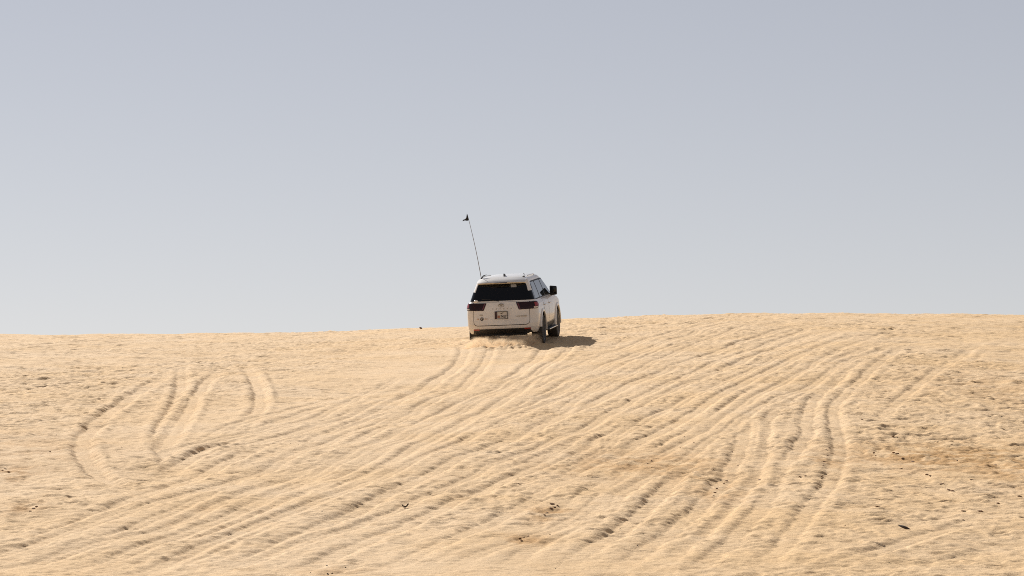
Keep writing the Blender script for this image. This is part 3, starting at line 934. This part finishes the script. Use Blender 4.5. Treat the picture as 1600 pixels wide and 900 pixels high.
def edge(src, half, soft):
    ab = n.new('ShaderNodeMath'); ab.operation = 'ABSOLUTE'; l.new(src, ab.inputs[0])
    q = n.new('ShaderNodeMapRange'); q.inputs[1].default_value = half - soft; q.inputs[2].default_value = half; q.inputs[3].default_value = 1; q.inputs[4].default_value = 0
    l.new(ab.outputs[0], q.inputs[0]); return q.outputs[0]
ex, ey = edge(sx.outputs['X'], .90, .30), edge(sx.outputs['Y'], 1.6, .9)
def mul(p, q):
    m_ = n.new('ShaderNodeMath'); m_.operation = 'MULTIPLY'
    for k, v_ in ((0, p), (1, q)):
        if isinstance(v_, (int, float)): m_.inputs[k].default_value = v_
        else: l.new(v_, m_.inputs[k])
    return m_.outputs[0]
l.new(mul(mul(mul(a.outputs[0], hz.outputs[0]), mul(ex, ey)), 42.0), pv.inputs['Density'])
l.new(pv.outputs[0], mo.inputs['Volume'])
for v in bm.verts: v.co = Vector((v.co.x * 2.6, v.co.y * 3.2, v.co.z * .7))
dust = obj('dust', bm, dm, None, sm=False)
dust.matrix_world = Matrix.Translation(Matrix.Translation(origin) @ R3.to_4x4() @ Vector((.12, -3.12, .20))) @ R3.to_4x4()
tag(dust, 'thin cloud of sand kicked up behind the rear wheels of the car', 'dust', kind='stuff')

# ------------------------------------------------------------------ debris
M_wood = principled('dead_wood', (0.05, 0.032, 0.02), 0.9)
M_clod = principled('damp_crust', (0.24, 0.13, 0.06), 0.95)
M_peb = principled('dark_pebble', (0.035, 0.026, 0.020), 0.85)
def at(px, py):
    # walk along the sight line to the sand
    for k in range(4200):
        d = 24 + k * .02
        x_ = (px - 800) / F_PX * d; zc = -(py - 450) / F_PX * d
        yw = d * math.cos(cp) - zc * math.sin(cp); zw = d * math.sin(cp) + zc * math.cos(cp)
        if zw < ground_z(x_, yw): return Vector((x_, yw, ground_z(x_, yw)))
    return Vector((x_, yw, ground_z(x_, yw)))
rnd = random.Random(4)
def rough_bm(sx_, sy_, sz_, seed, sub=2):
    r_ = random.Random(seed); bm = bmesh.new()
    bmesh.ops.create_icosphere(bm, subdivisions=sub, radius=1)
    for v in bm.verts:
        k = 1 + r_.uniform(-.28, .28)
        v.co = Vector((v.co.x * sx_ * k, v.co.y * sy_ * k, v.co.z * sz_ * k))
    return bm
# dark stick lower right
st = at(1412, 829)
bm = bmesh.new(); tube(bm, [(-.055, .05, .045), (-.02, .0, .030), (.025, -.05, .012), (.062, -.09, .0)], [.004, .014, .016, .003], 8)
o = obj('stick', bm, M_wood); o.location = st + Vector((0, 0, .012)); tag(o, 'flat dark stick lying slantwise on the sand near the bottom right corner', 'stick')
# curved twig
tw = at(633, 793)
bm = bmesh.new(); tube(bm, [(-.038, 0, .030), (-.025, 0, .012), (0, 0, .006), (.02, 0, .012), (.03, 0, .028), (.042, 0, .042)], [.006, .009, .008, .011, .008, .010], 8)
o = obj('twig', bm, M_wood); o.location = tw + Vector((0, 0, .004)); tag(o, 'small curled dark twig lying on the tracks below the car', 'twig')
# stone on the crest
cr_ = None
for py in range(505, 530):
    q = at(657, py)
    if q.y < 98: cr_ = q; break
bm = rough_bm(.042, .04, .036, 3); 
for v in bm.verts: v.co.x += .03 * (v.co.z < 0) * 1.0
o = obj('stone', bm, M_clod, sm=False); o.location = cr_ + Vector((0, 0, .03)); tag(o, 'small brown stone standing on the crest left of the car', 'stone')
# the pale speck beside it is left out; clods of dark crust in patches
def scatter(name, m, label, cat, group, spots, seed, n_mesh=4, aspect=1.6, own={}):
    protos = []
    for i in range(n_mesh):
        bm = rough_bm(aspect, 1.2, .55, seed + i, 1)
        protos.append(bm)
    meshes = []
    for bm in protos:
        me_ = bpy.data.meshes.new(name); bm.to_mesh(me_); bm.free(); me_.materials.append(m); meshes.append(me_)
    r_ = random.Random(seed)
    first = None
    own = dict(own)
    noun, rest = label.split(' ', 1)
    if len(spots) > 5:
        for word, key in (('leftmost', lambda q: q[0]), ('rightmost', lambda q: -q[0]), ('uppermost', lambda q: q[1]), ('lowest', lambda q: -q[1]), ('largest', lambda q: -q[2])):
            q = min(spots, key=key)
            if (q[0], q[1]) not in own: own[(q[0], q[1])] = word + ' ' + label
    for i, (px, py, s) in enumerate(spots):
        p = at(px, py)
        if first is None:
            first = bpy.data.objects.new(name, meshes[0]); o_ = first
        else: o_ = first.copy()
        o_.data = meshes[i % n_mesh]
        o_.location = p + Vector((0, 0, .15 * s)); s *= .6; o_.scale = (s, s, s * r_.uniform(.7, 1.3)); o_.rotation_euler = (r_.uniform(-.3, .3), r_.uniform(-.3, .3), r_.uniform(0, 6.3))
        COL.objects.link(o_); tag(o_, own.get((px, py), label), cat, group)
def cluster(cx_, cy_, sx_, sy_, k, smin, smax, slope=0):
    out = []
    for i in range(k):
        a_ = rnd.gauss(0, 1) * sx_; b_ = rnd.gauss(0, 1) * sy_
        out.append((cx_ + a_, cy_ + b_ + slope * a_, rnd.uniform(smin, smax)))
    return out
right_spots = [(1365,708,.028),(1368,712,.02),(1396,708,.03),(1402,709,.022),(1410,717,.03),(1426,722,.03),(1448,742,.03),(1454,744,.024),(1408,733,.02),(1472,756,.02),(1482,766,.026),(1488,767,.022),(1470,757,.02),(1518,750,.02),(1555,727,.02),(1496,720,.02),(1465,691,.02),(1487,695,.02),(1395,683,.022),(1347,656,.024),(1559,787,.03),(1506,799,.024),(1530,799,.028),(1533,800,.022),(1504,813,.02),(1371,792,.028),(1320,822,.014),(1593,776,.022)]
scatter('sand_flake', M_clod, 'dark flake of damp crust on the rough sand of the right slope', 'crust flake', 'dark flakes on the right slope', right_spots, 50, aspect=2.4)
rut_spots = [(1296,700,.022),(1293,712,.022),(1288,722,.024),(1284,745,.028),(1291,703,.018),(1286,728,.018),(1250,746,.022),(1258,744,.018),(1284,748,.02)]
scatter('sand_clod', M_clod, 'dark clod fallen into the bending wheel rut on the right', 'clod', 'dark clods in the bending rut', rut_spots, 60)
mid_spots = [(1135,752,.030),(1120,764,.026),(1117,770,.024),(1131,756,.022),(1115,775,.018),(1153,728,.018),(1187,750,.024),(1063,700,.02),(1084,692,.018)] + cluster(1010, 720, 38, 12, 5, .012, .022, -.45) + cluster(1110, 745, 20, 14, 2, .012, .02, -.8)
scatter('sand_clod', M_clod, 'dark crumbly clod between the parallel tracks right of the picture centre', 'clod', 'dark clods between the middle tracks', mid_spots, 70)
low_spots = [(863,788,.034),(866,793,.030),(861,796,.026),(854,802,.030),(851,805,.024),(871,790,.018),(812,842,.026),(818,840,.022),(815,846,.022),(825,838,.018),(859,835,.014)]
scatter('sand_clod', M_clod, 'dark clod on the collapsed track edge just below the picture centre', 'clod', 'dark clods below the middle', low_spots, 80)
left_spots = [(52,795,.028),(47,799,.024),(57,792,.02),(8,733,.026),(14,738,.026),(4,736,.02),(78,706,.02),(182,705,.016),(190,699,.014),(88,680,.016)]
scatter('sand_clod', M_clod, 'dark clod on the rough sand at the left edge', 'clod', 'dark clods at the left edge', left_spots, 90, own={(182,705): 'small dark clod beside the leftmost looping track', (78,706): 'small dark clod on rough sand left of the looping tracks'})
peb = [(511,884,.014),(540,887,.014),(512,897,.016),(519,896,.014),(485,895,.010),(431,896,.010),(402,731,.010),(503,799,.016),(425,832,.008),(441,763,.008),(357,896,.008),(392,871,.008),(969,826,.011),(996,853,.014),(1005,835,.011),(868,889,.011),(1220,829,.010),(161,755,.009),(72,823,.008),(378,677,.008),(466,695,.012),(454,693,.011),(412,595,.013),(191,575,.014),(95,534,.014),(1342,493,.014),(1314,548,.012),(875,549,.012)]
peb = [p for p in peb if p[2] > .0095]
scatter('pebble', M_peb, 'tiny black pebble lying loose on the sand', 'pebble', 'tiny black pebbles on the dune', peb, 99, aspect=1.2, own={
    (1342,493): 'tiny dark pebble sitting right on the skyline at the right', (875,549): 'tiny black pebble just below the shadow of the car',
    (95,534): 'tiny dark pebble just under the skyline at the far left', (1314,548): 'tiny black pebble on the upper slope between car and right edge',
    (412,595): 'tiny black pebble inside the rightmost looping track on the left', (996,853): 'black pebble between parallel tracks near the bottom, largest of its row',
    (503,799): 'small black pebble left of the curled twig', (191,575): 'tiny black pebble on rough sand above the leftmost looping track'})
